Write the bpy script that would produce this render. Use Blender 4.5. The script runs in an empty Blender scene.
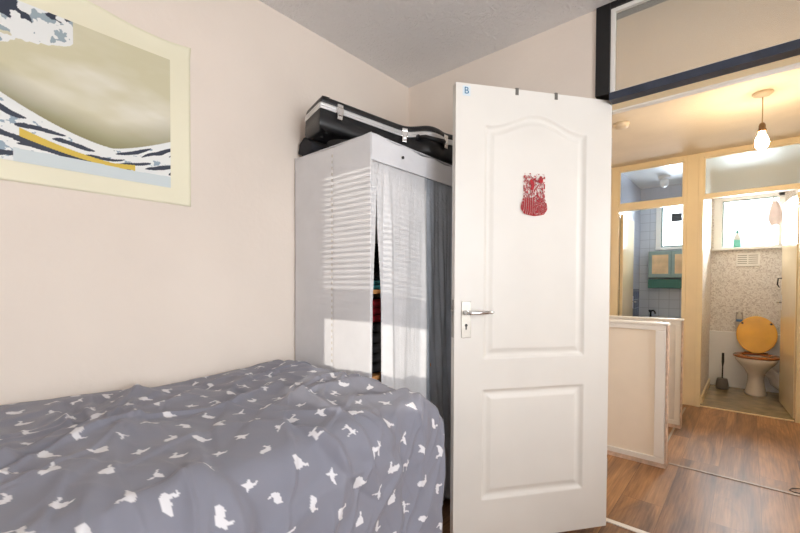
import bpy, bmesh, math, random
import numpy as np
from mathutils import Vector, Matrix
D = bpy.data
S = bpy.context.scene
COL = S.collection
PI = math.pi

# ------------------------------------------------------------------ camera
cam_d = D.cameras.new('camera')
cam = D.objects.new('camera', cam_d)
COL.objects.link(cam)
S.camera = cam
cam_d.sensor_width = 36.0
cam_d.sensor_fit = 'HORIZONTAL'
cam_d.lens = 400.43 / 800 * 36
cam_d.shift_y = 26.61 / 800
cam_d.clip_start = 0.02
YAW, PITCH, ROLL = 0.7173, -0.0192, 0.0044
cam.location = (1.6466, -1.9652, 1.1346)
_fw = Vector((-math.sin(YAW), math.cos(YAW), 0)); _rt = Vector((math.cos(YAW), math.sin(YAW), 0)); _up = Vector((0, 0, 1))
_f2 = _fw * math.cos(PITCH) + _up * math.sin(PITCH); _u2 = _up * math.cos(PITCH) - _fw * math.sin(PITCH)
_r3 = _rt * math.cos(ROLL) + _u2 * math.sin(ROLL); _u3 = _u2 * math.cos(ROLL) - _rt * math.sin(ROLL)
cam.rotation_euler = Matrix((_r3, _u3, -_f2)).transposed().to_euler()

# ------------------------------------------------------------------ world, sun, daylight, added fill lights
def lin(c):
    return tuple(((v / 255) / 12.92 if v / 255 <= .04045 else ((v / 255 + .055) / 1.055) ** 2.4) for v in c)
world = D.worlds.new('world'); S.world = world
world.use_nodes = True
wb = world.node_tree.nodes['Background']
wb.inputs[0].default_value = (0.93, 0.97, 1.0, 1)
wb.inputs[1].default_value = 2.2

sun_d = D.lights.new('sun', 'SUN'); sun = D.objects.new('sun', sun_d); COL.objects.link(sun)
sun_d.energy = 2.1; sun_d.angle = math.radians(0.27); sun_d.color = (1.0, 0.93, 0.82)
SUNV = Vector((-0.60, 0.835, -0.135)).normalized()
sun.rotation_euler = SUNV.to_track_quat('-Z', 'Y').to_euler()

def area(name, loc, direction, sx, sy, power, color):
    d = D.lights.new(name, 'AREA'); d.shape = 'RECTANGLE'; d.size = sx; d.size_y = sy
    d.energy = power; d.color = color
    o = D.objects.new(name, d); COL.objects.link(o); o.location = loc
    o.rotation_euler = Vector(direction).to_track_quat('-Z', 'Z').to_euler()
    return o
area('added_fill_bedroom', (3.36, -1.75, 1.5), (-1, 0, .14), 1.7, 1.25, 44, (0.93, 0.96, 1.0))  # fill light added at an invented side window to brighten the bedroom
area('daylight_rear_window', (2.1, -3.16, 1.5), (0, 1, -.02), 0.6, 0.85, 16, (0.95, 0.97, 1.0))
area('daylight_toilet_window', (1.64, 4.06, 1.85), (0, -1, -.1), 0.5, 0.5, 40, (0.92, 0.97, 1.0))
area('daylight_bathroom_window', (1.0, 4.06, 1.87), (0, -1, -.1), 0.4, 0.5, 34, (0.85, 0.94, 1.0))

area('added_fill_hall', (2.83, .58, 1.45), (-1, .05, -.05), 0.55, 1.1, 26, (0.95, 0.97, 1.0))  # fill light added from the right to brighten the hall panels
vs = S.view_settings
vs.view_transform = 'Standard'; vs.look = 'None'; vs.gamma = 1; vs.use_curve_mapping = False
vs.exposure = 0.45
try:
    S.cycles.max_bounces = 10; S.cycles.diffuse_bounces = 6; S.cycles.sample_clamp_indirect = 6
    S.cycles.transparent_max_bounces = 12; S.cycles.caustics_reflective = False; S.cycles.caustics_refractive = False
except Exception: pass

# ------------------------------------------------------------------ materials
def nmat(name):
    m = D.materials.new(name); m.use_nodes = True
    nt = m.node_tree; b = nt.nodes['Principled BSDF']
    return m, nt, b
def N(nt, t, **kw):
    n = nt.nodes.new(t)
    for k, v in kw.items(): setattr(n, k, v)
    return n
def ramp(nt, stops):
    r = N(nt, 'ShaderNodeValToRGB'); e = r.color_ramp.elements
    while len(e) < len(stops): e.new(.5)
    for i, (p, c) in enumerate(stops):
        e[i].position = p; e[i].color = (*lin(c), 1)
    return r
def plain(name, c, rough=.5, metal=0, var=0.04, scale=6, bump=0, bscale=60, coord='Object', spec=.5, sheen=0):
    m, nt, b = nmat(name)
    tc = N(nt, 'ShaderNodeTexCoord')
    no = N(nt, 'ShaderNodeTexNoise'); no.inputs['Scale'].default_value = scale; no.inputs['Detail'].default_value = 3
    nt.links.new(tc.outputs[coord], no.inputs['Vector'])
    lo = tuple(v * (1 - var) for v in c); hi = tuple(min(255, v * (1 + var)) for v in c)
    r = ramp(nt, [(.3, lo), (.7, hi)])
    nt.links.new(no.outputs['Fac'], r.inputs[0]); nt.links.new(r.outputs[0], b.inputs['Base Color'])
    b.inputs['Roughness'].default_value = rough; b.inputs['Metallic'].default_value = metal
    b.inputs['Specular IOR Level'].default_value = spec
    if sheen: b.inputs['Sheen Weight'].default_value = sheen
    if bump:
        n2 = N(nt, 'ShaderNodeTexNoise'); n2.inputs['Scale'].default_value = bscale; n2.inputs['Detail'].default_value = 4
        nt.links.new(tc.outputs[coord], n2.inputs['Vector'])
        bp = N(nt, 'ShaderNodeBump'); bp.inputs['Strength'].default_value = 1; bp.inputs['Distance'].default_value = bump
        nt.links.new(n2.outputs['Fac'], bp.inputs['Height']); nt.links.new(bp.outputs[0], b.inputs['Normal'])
    return m
def attr_mat(name, rough=.6, attr='paint', bump=0, bscale=400, sheen=0):
    m, nt, b = nmat(name)
    a = N(nt, 'ShaderNodeAttribute', attribute_name=attr)
    nt.links.new(a.outputs['Color'], b.inputs['Base Color'])
    b.inputs['Roughness'].default_value = rough
    if sheen: b.inputs['Sheen Weight'].default_value = sheen
    if bump:
        tc = N(nt, 'ShaderNodeTexCoord'); n2 = N(nt, 'ShaderNodeTexNoise'); n2.inputs['Scale'].default_value = bscale
        nt.links.new(tc.outputs['Object'], n2.inputs['Vector'])
        bp = N(nt, 'ShaderNodeBump'); bp.inputs['Distance'].default_value = bump
        nt.links.new(n2.outputs['Fac'], bp.inputs['Height']); nt.links.new(bp.outputs[0], b.inputs['Normal'])
    return m
def glass_mat(name, tint=(255, 255, 255), refl=1.0, haze=0.0):
    m, nt, b = nmat(name); nt.nodes.remove(b)
    out = nt.nodes['Material Output']
    tr = N(nt, 'ShaderNodeBsdfTransparent'); tr.inputs[0].default_value = (*lin(tint), 1)
    gl = N(nt, 'ShaderNodeBsdfGlossy'); gl.inputs['Roughness'].default_value = .02
    fr = N(nt, 'ShaderNodeFresnel'); fr.inputs[0].default_value = 1.5
    mu = N(nt, 'ShaderNodeMath', operation='MULTIPLY'); mu.inputs[1].default_value = refl
    nt.links.new(fr.outputs[0], mu.inputs[0])
    mx = N(nt, 'ShaderNodeMixShader'); nt.links.new(mu.outputs[0], mx.inputs[0])
    nt.links.new(tr.outputs[0], mx.inputs[1]); nt.links.new(gl.outputs[0], mx.inputs[2])
    last = mx
    if haze:
        df = N(nt, 'ShaderNodeBsdfDiffuse'); df.inputs[0].default_value = (*lin((225, 225, 220)), 1)
        m2 = N(nt, 'ShaderNodeMixShader'); m2.inputs[0].default_value = haze
        nt.links.new(mx.outputs[0], m2.inputs[1]); nt.links.new(df.outputs[0], m2.inputs[2]); last = m2
    nt.links.new(last.outputs[0], out.inputs[0])
    return m

M = {}
M['wall'] = plain('wall_paint', (232, 220, 208), .75, var=.02, scale=1.6, bump=.0010, bscale=45)
M['hall_wall'] = plain('hall_paint', (244, 236, 222), .7, var=.02, scale=2, bump=.001, bscale=50)
# stippled ceiling
def ceiling_mat():
    m, nt, b = nmat('stippled_ceiling')
    tc = N(nt, 'ShaderNodeTexCoord')
    b.inputs['Base Color'].default_value = (*lin((236, 234, 233)), 1); b.inputs['Roughness'].default_value = .85
    v = N(nt, 'ShaderNodeTexNoise'); v.inputs['Scale'].default_value = 42; v.inputs['Detail'].default_value = 6; v.inputs['Distortion'].default_value = 1.2
    nt.links.new(tc.outputs['Object'], v.inputs['Vector'])
    bp = N(nt, 'ShaderNodeBump'); bp.inputs['Distance'].default_value = .012; bp.inputs['Strength'].default_value = .8
    nt.links.new(v.outputs['Fac'], bp.inputs['Height']); nt.links.new(bp.outputs[0], b.inputs['Normal'])
    return m
M['ceiling'] = ceiling_mat()
M['hall_ceiling'] = plain('hall_ceiling_paint', (232, 218, 196), .8, var=.02, scale=3, bump=.002, bscale=60)
M['cream'] = plain('cream_gloss_paint', (240, 222, 184), .35, var=.015, scale=5)
M['white'] = plain('white_gloss_paint', (240, 237, 231), .32, var=.01, scale=5)
M['door'] = plain('door_paint', (224, 220, 213), .38, var=.012, scale=4)
M['black_paint'] = plain('black_paint', (17, 17, 19), .35, var=.1, scale=20, bump=.001, bscale=40)
M['navy_paint'] = plain('navy_paint', (46, 54, 70), .35, var=.15, scale=18)
M['steel'] = plain('brushed_steel', (178, 172, 163), .42, .8, var=.04, scale=40)
M['joint'] = plain('dull_joint_strip', (150, 135, 122), .5, .3, var=.15, scale=30)
M['hook_metal'] = plain('dull_hook_metal', (120, 116, 110), .5, .6, var=.1)
M['chrome'] = plain('chrome', (225, 225, 225), .15, 1, var=.01)
M['dark'] = plain('dark_plastic', (22, 22, 24), .5, var=.1)
M['plywood'] = plain('primed_panel', (244, 233, 216), .55, var=.02, scale=3)
M['edge_wood'] = plain('raw_wood_edge', (214, 190, 172), .6, var=.1, scale=30)
M['glass'] = glass_mat('clear_glass')
M['transom_glass'] = glass_mat('transom_glass', (246, 243, 238), 1.0, .24)
M['grey_glass'] = glass_mat('grey_glass', (222, 226, 232), 1.3, .08)
M['frost_glass'] = glass_mat('frosted_glass', (226, 234, 238), 1.2, .35)
M['porcelain'] = plain('porcelain', (238, 232, 226), .12, var=.005)
M['vinyl'] = plain('toilet_vinyl', (150, 134, 104), .22, var=.12, scale=9)
M['ptile'] = plain('splash_panel', (238, 238, 238), .3, var=.01)
def wood_floor():
    m, nt, b = nmat('laminate_floor')
    tc = N(nt, 'ShaderNodeTexCoord')
    mp = N(nt, 'ShaderNodeMapping'); mp.inputs['Rotation'].default_value = (0, 0, PI / 2)
    nt.links.new(tc.outputs['Object'], mp.inputs['Vector'])
    br = N(nt, 'ShaderNodeTexBrick'); br.inputs['Scale'].default_value = 1
    br.inputs['Brick Width'].default_value = 1.25; br.inputs['Row Height'].default_value = .19
    br.inputs['Mortar Size'].default_value = .0012; br.inputs['Color1'].default_value = (0, 0, 0, 1); br.inputs['Color2'].default_value = (1, 1, 1, 1)
    br.inputs['Mortar'].default_value = (.5, .5, .5, 1); br.offset = .37
    nt.links.new(mp.outputs[0], br.inputs['Vector'])
    # grain: stretched noise with a per-plank offset
    add = N(nt, 'ShaderNodeVectorMath', operation='ADD')
    sc = N(nt, 'ShaderNodeVectorMath', operation='SCALE'); sc.inputs['Scale'].default_value = 7.3
    nt.links.new(br.outputs['Color'], sc.inputs[0]); nt.links.new(mp.outputs[0], add.inputs[0]); nt.links.new(sc.outputs[0], add.inputs[1])
    m2 = N(nt, 'ShaderNodeMapping'); m2.inputs['Scale'].default_value = (.8, 4.6, 1)
    nt.links.new(add.outputs[0], m2.inputs['Vector'])
    n1 = N(nt, 'ShaderNodeTexNoise'); n1.inputs['Scale'].default_value = 1.15; n1.inputs['Detail'].default_value = 5; n1.inputs['Distortion'].default_value = 1.6; n1.inputs['Roughness'].default_value = .6
    nt.links.new(m2.outputs[0], n1.inputs['Vector'])
    m3 = N(nt, 'ShaderNodeMapping'); m3.inputs['Scale'].default_value = (3, 70, 1)
    nt.links.new(add.outputs[0], m3.inputs['Vector'])
    n2 = N(nt, 'ShaderNodeTexNoise'); n2.inputs['Scale'].default_value = 1.5; n2.inputs['Detail'].default_value = 4
    nt.links.new(m3.outputs[0], n2.inputs['Vector'])
    r = ramp(nt, [(.30, (124, 98, 82)), (.44, (164, 128, 100)), (.55, (194, 150, 110)), (.72, (208, 166, 124))])
    nt.links.new(n1.outputs['Fac'], r.inputs[0])
    r2 = ramp(nt, [(.3, (205, 205, 205)), (.7, (255, 255, 255))])
    nt.links.new(n2.outputs['Fac'], r2.inputs[0])
    r3 = ramp(nt, [(.0, (204, 196, 192)), (1, (255, 250, 240))])
    nt.links.new(br.outputs['Color'], r3.inputs[0])
    x = N(nt, 'ShaderNodeMix', data_type='RGBA', blend_type='MULTIPLY'); x.inputs[0].default_value = 1
    nt.links.new(r.outputs[0], x.inputs[6]); nt.links.new(r2.outputs[0], x.inputs[7])
    y = N(nt, 'ShaderNodeMix', data_type='RGBA', blend_type='MULTIPLY'); y.inputs[0].default_value = 1
    nt.links.new(x.outputs[2], y.inputs[6]); nt.links.new(r3.outputs[0], y.inputs[7])
    z = N(nt, 'ShaderNodeMix', data_type='RGBA', blend_type='MIX'); z.inputs[7].default_value = (*lin((112, 84, 64)), 1)
    nt.links.new(br.outputs['Fac'], z.inputs[0]); nt.links.new(y.outputs[2], z.inputs[6])
    nt.links.new(z.outputs[2], b.inputs['Base Color'])
    b.inputs['Roughness'].default_value = .42; b.inputs['Specular IOR Level'].default_value = .35
    return m
M['floor'] = wood_floor()
def wallpaper():
    m, nt, b = nmat('toilet_wallpaper')
    tc = N(nt, 'ShaderNodeTexCoord')
    n = N(nt, 'ShaderNodeTexNoise'); n.inputs['Scale'].default_value = 30; n.inputs['Detail'].default_value = 5; n.inputs['Distortion'].default_value = 2.2
    nt.links.new(tc.outputs['Object'], n.inputs['Vector'])
    r = ramp(nt, [(.38, (196, 186, 178)), (.47, (222, 214, 206)), (.58, (236, 231, 224))])
    nt.links.new(n.outputs['Fac'], r.inputs[0]); nt.links.new(r.outputs[0], b.inputs['Base Color']); b.inputs['Roughness'].default_value = .6
    return m
M['paper'] = wallpaper()
def tiles(name, lo, hi, split, mortar=(175, 178, 184)):
    m, nt, b = nmat(name)
    g = N(nt, 'ShaderNodeNewGeometry'); sp = N(nt, 'ShaderNodeSeparateXYZ'); nt.links.new(g.outputs['Position'], sp.inputs[0])
    ad = N(nt, 'ShaderNodeMath', operation='ADD'); nt.links.new(sp.outputs[0], ad.inputs[0]); nt.links.new(sp.outputs[1], ad.inputs[1])
    cb = N(nt, 'ShaderNodeCombineXYZ'); nt.links.new(ad.outputs[0], cb.inputs[0]); nt.links.new(sp.outputs[2], cb.inputs[1])
    br = N(nt, 'ShaderNodeTexBrick'); br.inputs['Scale'].default_value = 1; br.offset = 0
    br.inputs['Brick Width'].default_value = .108; br.inputs['Row Height'].default_value = .108; br.inputs['Mortar Size'].default_value = .003
    nt.links.new(cb.outputs[0], br.inputs['Vector'])
    gt = N(nt, 'ShaderNodeMath', operation='GREATER_THAN'); gt.inputs[1].default_value = split; nt.links.new(sp.outputs[2], gt.inputs[0])
    x = N(nt, 'ShaderNodeMix', data_type='RGBA'); x.inputs[6].default_value = (*lin(lo), 1); x.inputs[7].default_value = (*lin(hi), 1)
    nt.links.new(gt.outputs[0], x.inputs[0])
    y = N(nt, 'ShaderNodeMix', data_type='RGBA'); y.inputs[7].default_value = (*lin(mortar), 1)
    nt.links.new(br.outputs['Fac'], y.inputs[0]); nt.links.new(x.outputs[2], y.inputs[6])
    nt.links.new(y.outputs[2], b.inputs['Base Color']); b.inputs['Roughness'].default_value = .25
    return m
M['tile_side'] = tiles('blue_and_grey_tiles', (34, 76, 130), (182, 187, 198), 1.1)
M['tile_back'] = tiles('grey_tiles', (200, 204, 212), (200, 204, 212), 1.1, (172, 176, 184))

# ------------------------------------------------------------------ mesh helpers
def add_box(bm, x0, x1, y0, y1, z0, z1, mi=0):
    vv = [bm.verts.new(p) for p in ((x0, y0, z0), (x1, y0, z0), (x1, y1, z0), (x0, y1, z0), (x0, y0, z1), (x1, y0, z1), (x1, y1, z1), (x0, y1, z1))]
    fs = [(0, 3, 2, 1), (4, 5, 6, 7), (0, 1, 5, 4), (1, 2, 6, 5), (2, 3, 7, 6), (3, 0, 4, 7)]
    for f in fs:
        fc = bm.faces.new([vv[i] for i in f]); fc.material_index = mi
    return vv
def add_tube(bm, pts, r, seg=10, cap=True):
    pts = [Vector(p) for p in pts]; rs = r if isinstance(r, (list, tuple)) else [r] * len(pts)
    rings = []; prev = None
    for i, p in enumerate(pts):
        t = (pts[min(i + 1, len(pts) - 1)] - pts[max(i - 1, 0)]).normalized()
        if prev is None:
            a = Vector((0, 0, 1)) if abs(t.z) < .9 else Vector((1, 0, 0))
            n = t.cross(a).normalized()
        else:
            n = (prev - t * prev.dot(t)).normalized()
        prev = n; b = t.cross(n)
        rings.append([bm.verts.new(p + (n * math.cos(2 * PI * k / seg) + b * math.sin(2 * PI * k / seg)) * rs[i]) for k in range(seg)])
    for a, b in zip(rings, rings[1:]):
        for k in range(seg):
            bm.faces.new((a[k], a[(k + 1) % seg], b[(k + 1) % seg], b[k])).smooth = True
    if cap:
        bm.faces.new(rings[0][::-1]); bm.faces.new(rings[-1])
def add_loft(bm, rings, cap=True, smooth=True):
    R = [[bm.verts.new(p) for p in r] for r in rings]; n = len(R[0])
    for a, b in zip(R, R[1:]):
        for k in range(n):
            bm.faces.new((a[k], a[(k + 1) % n], b[(k + 1) % n], b[k])).smooth = smooth
    if cap:
        bm.faces.new(R[0][::-1]); bm.faces.new(R[-1])
    return R
def add_lathe(bm, cx, cy, prof, seg=24):
    add_loft(bm, [[(cx + r * math.cos(2 * PI * k / seg), cy + r * math.sin(2 * PI * k / seg), z) for k in range(seg)] for r, z in prof])
def obj(name, bm, mat, parent=None, bevel=0, shade=None):
    me = D.meshes.new(name)
    if isinstance(bm, bmesh.types.BMesh):
        bmesh.ops.recalc_face_normals(bm, faces=bm.faces[:])
        bm.to_mesh(me); bm.free()
    else: me = bm
    o = D.objects.new(name, me); COL.objects.link(o)
    for mm in (mat if isinstance(mat, (list, tuple)) else [mat]): me.materials.append(M[mm] if isinstance(mm, str) else mm)
    if parent: o.parent = parent
    if bevel:
        md = o.modifiers.new('bevel', 'BEVEL'); md.width = bevel; md.segments = 2; md.limit_method = 'ANGLE'; md.angle_limit = math.radians(40)
    return o
def box(name, dims, mat, parent=None, bevel=0):
    bm = bmesh.new()
    for d in (dims if isinstance(dims[0], (tuple, list)) else [dims]): add_box(bm, *d)
    return obj(name, bm, mat, parent, bevel)
def thing(name, label, cat, loc=(0, 0, 0), rz=0, group=None):
    o = D.objects.new(name, None); COL.objects.link(o); o.location = loc; o.rotation_euler = (0, 0, rz); o.empty_display_size = .05
    o['label'] = label; o['category'] = cat
    if group: o['group'] = group
    return o
def tag(o, label, cat, group=None, kind=None):
    o['label'] = label; o['category'] = cat
    if group: o['group'] = group
    if kind: o['kind'] = kind
    return o
def struct(name, dims, mat, bevel=0, label=None, cat=None):
    o = box(name, dims, mat, None, bevel); o['kind'] = 'structure'
    o['label'] = label or name.replace('_', ' '); o['category'] = cat or name.split('_')[0]
    return o
def sthing(name, label, cat):
    o = thing(name, label, cat); o['kind'] = 'structure'; return o

def vnoise(x, y, seed=0):
    x = np.asarray(x, float); y = np.asarray(y, float)
    xi = np.floor(x).astype(np.int64); yi = np.floor(y).astype(np.int64); xf = x - xi; yf = y - yi
    def h(a, b):
        n = (a * 374761393 + b * 668265263 + seed * 974634777) & 0x7fffffff
        n = ((n ^ (n >> 13)) * 1274126177) & 0x7fffffff
        return ((n ^ (n >> 16)) & 0xffff) / 65535.0
    u = xf * xf * (3 - 2 * xf); v = yf * yf * (3 - 2 * yf)
    return (h(xi, yi) * (1 - u) + h(xi + 1, yi) * u) * (1 - v) + (h(xi, yi + 1) * (1 - u) + h(xi + 1, yi + 1) * u) * v
def fbm(x, y, seed=0, o=4):
    s = 0; a = .5; t = 0
    for i in range(o):
        s = s + a * vnoise(x * 2 ** i, y * 2 ** i, seed + i); t += a; a *= .5
    return s / t
def grid_mesh(name, P, colors=None, keep=None, smooth=True):
    """P: (n,m,3) array of points"""
    n, m = P.shape[:2]
    idx = np.arange(n * m).reshape(n, m)
    F = np.stack([idx[:-1, :-1], idx[1:, :-1], idx[1:, 1:], idx[:-1, 1:]], -1).reshape(-1, 4)
    if keep is not None: F = F[keep.reshape(-1)]
    me = D.meshes.new(name)
    me.vertices.add(n * m); me.vertices.foreach_set('co', P.reshape(-1).astype(np.float32))
    me.loops.add(len(F) * 4); me.loops.foreach_set('vertex_index', F.reshape(-1).astype(np.int32))
    me.polygons.add(len(F)); me.polygons.foreach_set('loop_start', np.arange(0, len(F) * 4, 4, dtype=np.int32))
    try: me.polygons.foreach_set('loop_total', np.full(len(F), 4, dtype=np.int32))
    except Exception: pass
    me.polygons.foreach_set('use_smooth', np.full(len(F), smooth))
    me.update(calc_edges=True); me.validate()
    if colors is not None:
        at = me.color_attributes.new('paint', 'FLOAT_COLOR', 'POINT')
        c = np.concatenate([colors.reshape(-1, 3), np.ones((n * m, 1))], 1)
        at.data.foreach_set('color', c.reshape(-1).astype(np.float32))
    return me
def linA(c): return np.array(lin(c))

# ================================================================== STRUCTURE
H = 2.386
T = .12
# floors and ceilings
struct('floor', [(-.1, 3.45, -3.1, .145, -.1, 0)], 'floor', label='brown wood laminate bedroom floor').name = 'floor'
struct('floor_hall', [(-.4, 2.8, .145, 2.76, -.1, 0)], 'floor', label='brown wood laminate hall floor')
struct('floor_toilet', [(.4, 2.3, 2.76, 4.1, -.1, .002)], 'vinyl', label='beige vinyl floor of the toilet')
struct('ceiling', [(-.1, 3.45, -3.1, .06, H, H + .1)], 'ceiling', label='grey stippled bedroom ceiling')
struct('ceiling_hall', [(-.4, 2.8, .06, 2.75, H, H + .1)], 'hall_ceiling', label='warm cream hall ceiling')
struct('ceiling_toilet', [(.4, 2.3, 2.75, 4.1, H, H + .1)], 'white', label='white ceiling over toilet and bathroom')
# bedroom walls
struct('wall_left', [(-.1, 0, -3.1, 0.12, 0, H)], 'wall', label='cream bedroom wall behind the bed')
# wall with doorway (y 0 .. 0.12)
XR = 1.97   # right side of doorway
struct('wall_back', [(0, 1.05, 0, T, 0, H), (1.05, 1.107, 0, T, 1.989, H), (XR + .06, 3.35, 0, T, 0, H)], 'wall', label='cream bedroom wall beside the doorway')
# right wall with an opening added for fill light
wy0, wy1, wz0, wz1 = -2.65, -.85, .85, 2.15
struct('wall_right', [(3.3, 3.42, -3.1, wy0, 0, H), (3.3, 3.42, wy1, .12, 0, H), (3.3, 3.42, wy0, wy1, 0, wz0), (3.3, 3.42, wy0, wy1, wz1, H)], 'wall', label='bedroom wall with the added wide window')
# rear wall with window openings (x 0.5-1.5 and 1.64-2.17)
sx0, sx1, sz0, sz1 = 1.775, 2.42, 1.07, 2.0
struct('wall_front', [(-.1, sx0, -3.12, -3.0, 0, H), (sx1, 3.42, -3.12, -3.0, 0, H),
                      (sx0, sx1, -3.12, -3.0, 0, sz0), (sx0, sx1, -3.12, -3.0, sz1, H)], 'wall', label='bedroom wall opposite the doorway')
def win_frame(name, axis, a0, a1, z0, z1, p0, p1, w, label, mull=True):
    t = sthing(name, label, 'window')
    bars = [(a0, a0 + w, z0, z1), (a1 - w, a1, z0, z1), (a0, a1, z0, z0 + w), (a0, a1, z1 - w, z1)]
    if mull: bars.append(((a0 + a1) / 2 - w / 2, (a0 + a1) / 2 + w / 2, z0, z1))
    q = (p0 + p1) / 2
    if axis == 'x':
        box('frame', [(a, b, p0, p1, c, d) for a, b, c, d in bars], 'white', t)
        box('pane', (a0, a1, q - .002, q + .002, z0, z1), 'glass', t)
    else:
        box('frame', [(p0, p1, a, b, c, d) for a, b, c, d in bars], 'white', t)
        box('pane', (q - .002, q + .002, a0, a1, z0, z1), 'glass', t)
    return t
win_frame('window_added_side', 'y', wy0, wy1, wz0, wz1, 3.31, 3.345, .04, 'wide window added in the right wall to light the bedroom')  # unseen window added as the source of the bedroom fill light
win_frame('window_3', 'x', sx0, sx1, sz0, sz1, -3.10, -3.08, .012, 'narrow bedroom window with venetian blind', False)
# blind: thin slats, in the open lower half only the raised stack
bt = thing('venetian_blind', 'slatted white venetian blind half lowered in the narrow window', 'blind')
bm = bmesh.new()
z = 1.47; tilt = math.radians(30)
while z < sz1 - .02:
    c, s = math.cos(tilt) * .0125, math.sin(tilt) * .0125
    q = [(-c, -s), (c, s)]
    vv = []
    for x in (sx0 + .01, sx1 - .01):
        for (dy, dz) in q:
            for o in (-.0003, .0003): vv.append(bm.verts.new((x, -3.05 + dy, z + dz + o)))
    a = vv
    for f in ((0, 1, 3, 2), (4, 6, 7, 5), (0, 2, 6, 4), (1, 5, 7, 3), (0, 4, 5, 1), (2, 3, 7, 6)): bm.faces.new([a[i] for i in f])
    z += .0225
obj('slats', bm, 'white', bt)
box('bottom_rail', (sx0 + .01, sx1 - .01, -3.065, -3.035, 1.345, 1.465), 'white', bt, .003)
box('head_rail', (sx0 + .005, sx1 - .005, -3.07, -3.03, sz1 - .025, sz1 - .001), 'white', bt, .002)

# transom window above the doorway
tw = sthing('window_4', 'black framed glass panel above the bedroom doorway', 'window')
box('frame', [(1.107, 1.165, -.012, .10, 1.989, H), (1.165, XR, -.012, .10, 2.362, H), (XR, XR + .06, -.012, .10, 1.989, H)], 'black_paint', tw, .002)
box('lower_rail', [(1.165, XR, -.014, .045, 1.957, 1.990)], 'navy_paint', tw, .002)
box('bead', [(1.165, 1.183, .0, .02, 1.992, 2.362), (1.183, XR - .018, .0, .02, 2.344, 2.362), (XR - .018, XR, .0, .02, 1.992, 2.362), (1.183, XR - .018, .004, .02, 1.990, 1.999)], 'white', tw, .002)
box('pane', (1.165, XR, .022, .027, 1.990, 2.362), 'transom_glass', tw)
tw.children[2]['label'] = 'white painted inner bead'
# door frame
dfm = sthing('trim_1', 'cream door lining of the bedroom doorway', 'door frame')
box('jamb', (1.03, 1.05, -.0, .14, 0, 1.957), 'white', dfm, .002)
box('jamb', (XR, XR + .05, -.005, .14, 0, 1.957), 'white', dfm, .002)
box('head', [(1.05, XR, .047, .105, 1.955, 1.975)], 'cream', dfm, .002)
box('stop', [(1.05, XR, .105, .140, 1.948, 1.990)], 'white', dfm, .002)
struct('trim_2', [(1.05, XR, .128, .158, 0, .006)], 'white', .002, 'pale threshold strip in the bedroom doorway', 'threshold strip')
struct('trim_3', [(1.275, 2.7, 1.078, 1.102, 0, .004)], 'joint', .002, 'metal joint strip across the hall floor', 'floor strip')
struct('trim_4', [(1.203, 1.218, 1.1, 1.9, 0, .005), (1.203, 1.218, 1.97, 2.6, 0, .005)], 'steel', .002, 'thin joint strip along the hall floor', 'floor strip')
struct('trim_5', [(1.31, 1.95, 2.75, 2.772, 0.0, .008)], 'cream', .002, 'pale threshold strip of the toilet doorway', 'threshold strip')
# hall walls
struct('wall_hall_left', [(-.4, -.3, .12, 2.72, 0, H)], 'hall_wall', label='hall wall on the left')
struct('wall_hall_right', [(2.7, 2.8, .12, .30, 0, H), (2.7, 2.8, .86, 2.72, 0, H), (2.7, 2.8, .30, .86, 0, .88), (2.7, 2.8, .30, .86, 2.02, H)], 'hall_wall', label='hall wall on the right')
struct('wall_hall_far', [(-.4, .53, 2.72, 2.80, 0, H), (2.0, 2.8, 2.72, 2.84, 0, H)], 'hall_wall', label='far hall wall beside the two doorways')
win_frame('window_added_hall', 'y', .30, .86, .88, 2.02, 2.73, 2.76, .035, 'narrow window added at the right side of the hall to light it', False)  # unseen window added only to go with the hall fill light
# far partition
fp = sthing('trim_6', 'cream painted frame around bathroom and toilet doorways', 'door frame')
box('left_post', [(.53, .60, 2.722, 2.785, 0, H)], 'cream', fp, .004)
box('middle_post', [(1.185, 1.272, 2.730, 2.782, 0, H)], 'cream', fp, .002)
box('jamb', [(1.155, 1.185, 2.722, 2.785, 0, H)], 'cream', fp, .003)
box('jamb', [(1.272, 1.312, 2.722, 2.785, 0, H)], 'cream', fp, .003)
box('jamb', [(1.955, 2.01, 2.722, 2.785, 0, H)], 'cream', fp, .003)
box('top_rail', [(.60, 1.155, 2.722, 2.785, 2.335, H)], 'cream', fp, .003)
box('top_rail', [(1.312, 1.955, 2.722, 2.785, 2.338, H)], 'cream', fp, .003)
box('lintel', [(.60, 1.155, 2.722, 2.785, 1.922, 2.0)], 'cream', fp, .004)
box('lintel', [(1.312, 1.955, 2.722, 2.785, 1.955, 2.0)], 'cream', fp, .004)
box('bead', [(.60, 1.155, 2.735, 2.745, 2.325, 2.335), (.60, .61, 2.735, 2.745, 2.0, 2.325), (1.145, 1.155, 2.735, 2.745, 2.0, 2.325), (1.312, 1.955, 2.735, 2.745, 2.328, 2.338), (1.312, 1.322, 2.735, 2.745, 2.0, 2.328)], 'cream', fp)
g = sthing('window_5', 'clear glass pane above the bathroom doorway', 'window'); box('pane', (.60, 1.155, 2.765, 2.77, 2.0, 2.335), 'grey_glass', g)
g = sthing('window_6', 'frosted glass pane above the toilet doorway', 'window'); box('pane', (1.312, 1.955, 2.765, 2.77, 2.0, 2.338), 'frost_glass', g)
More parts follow.
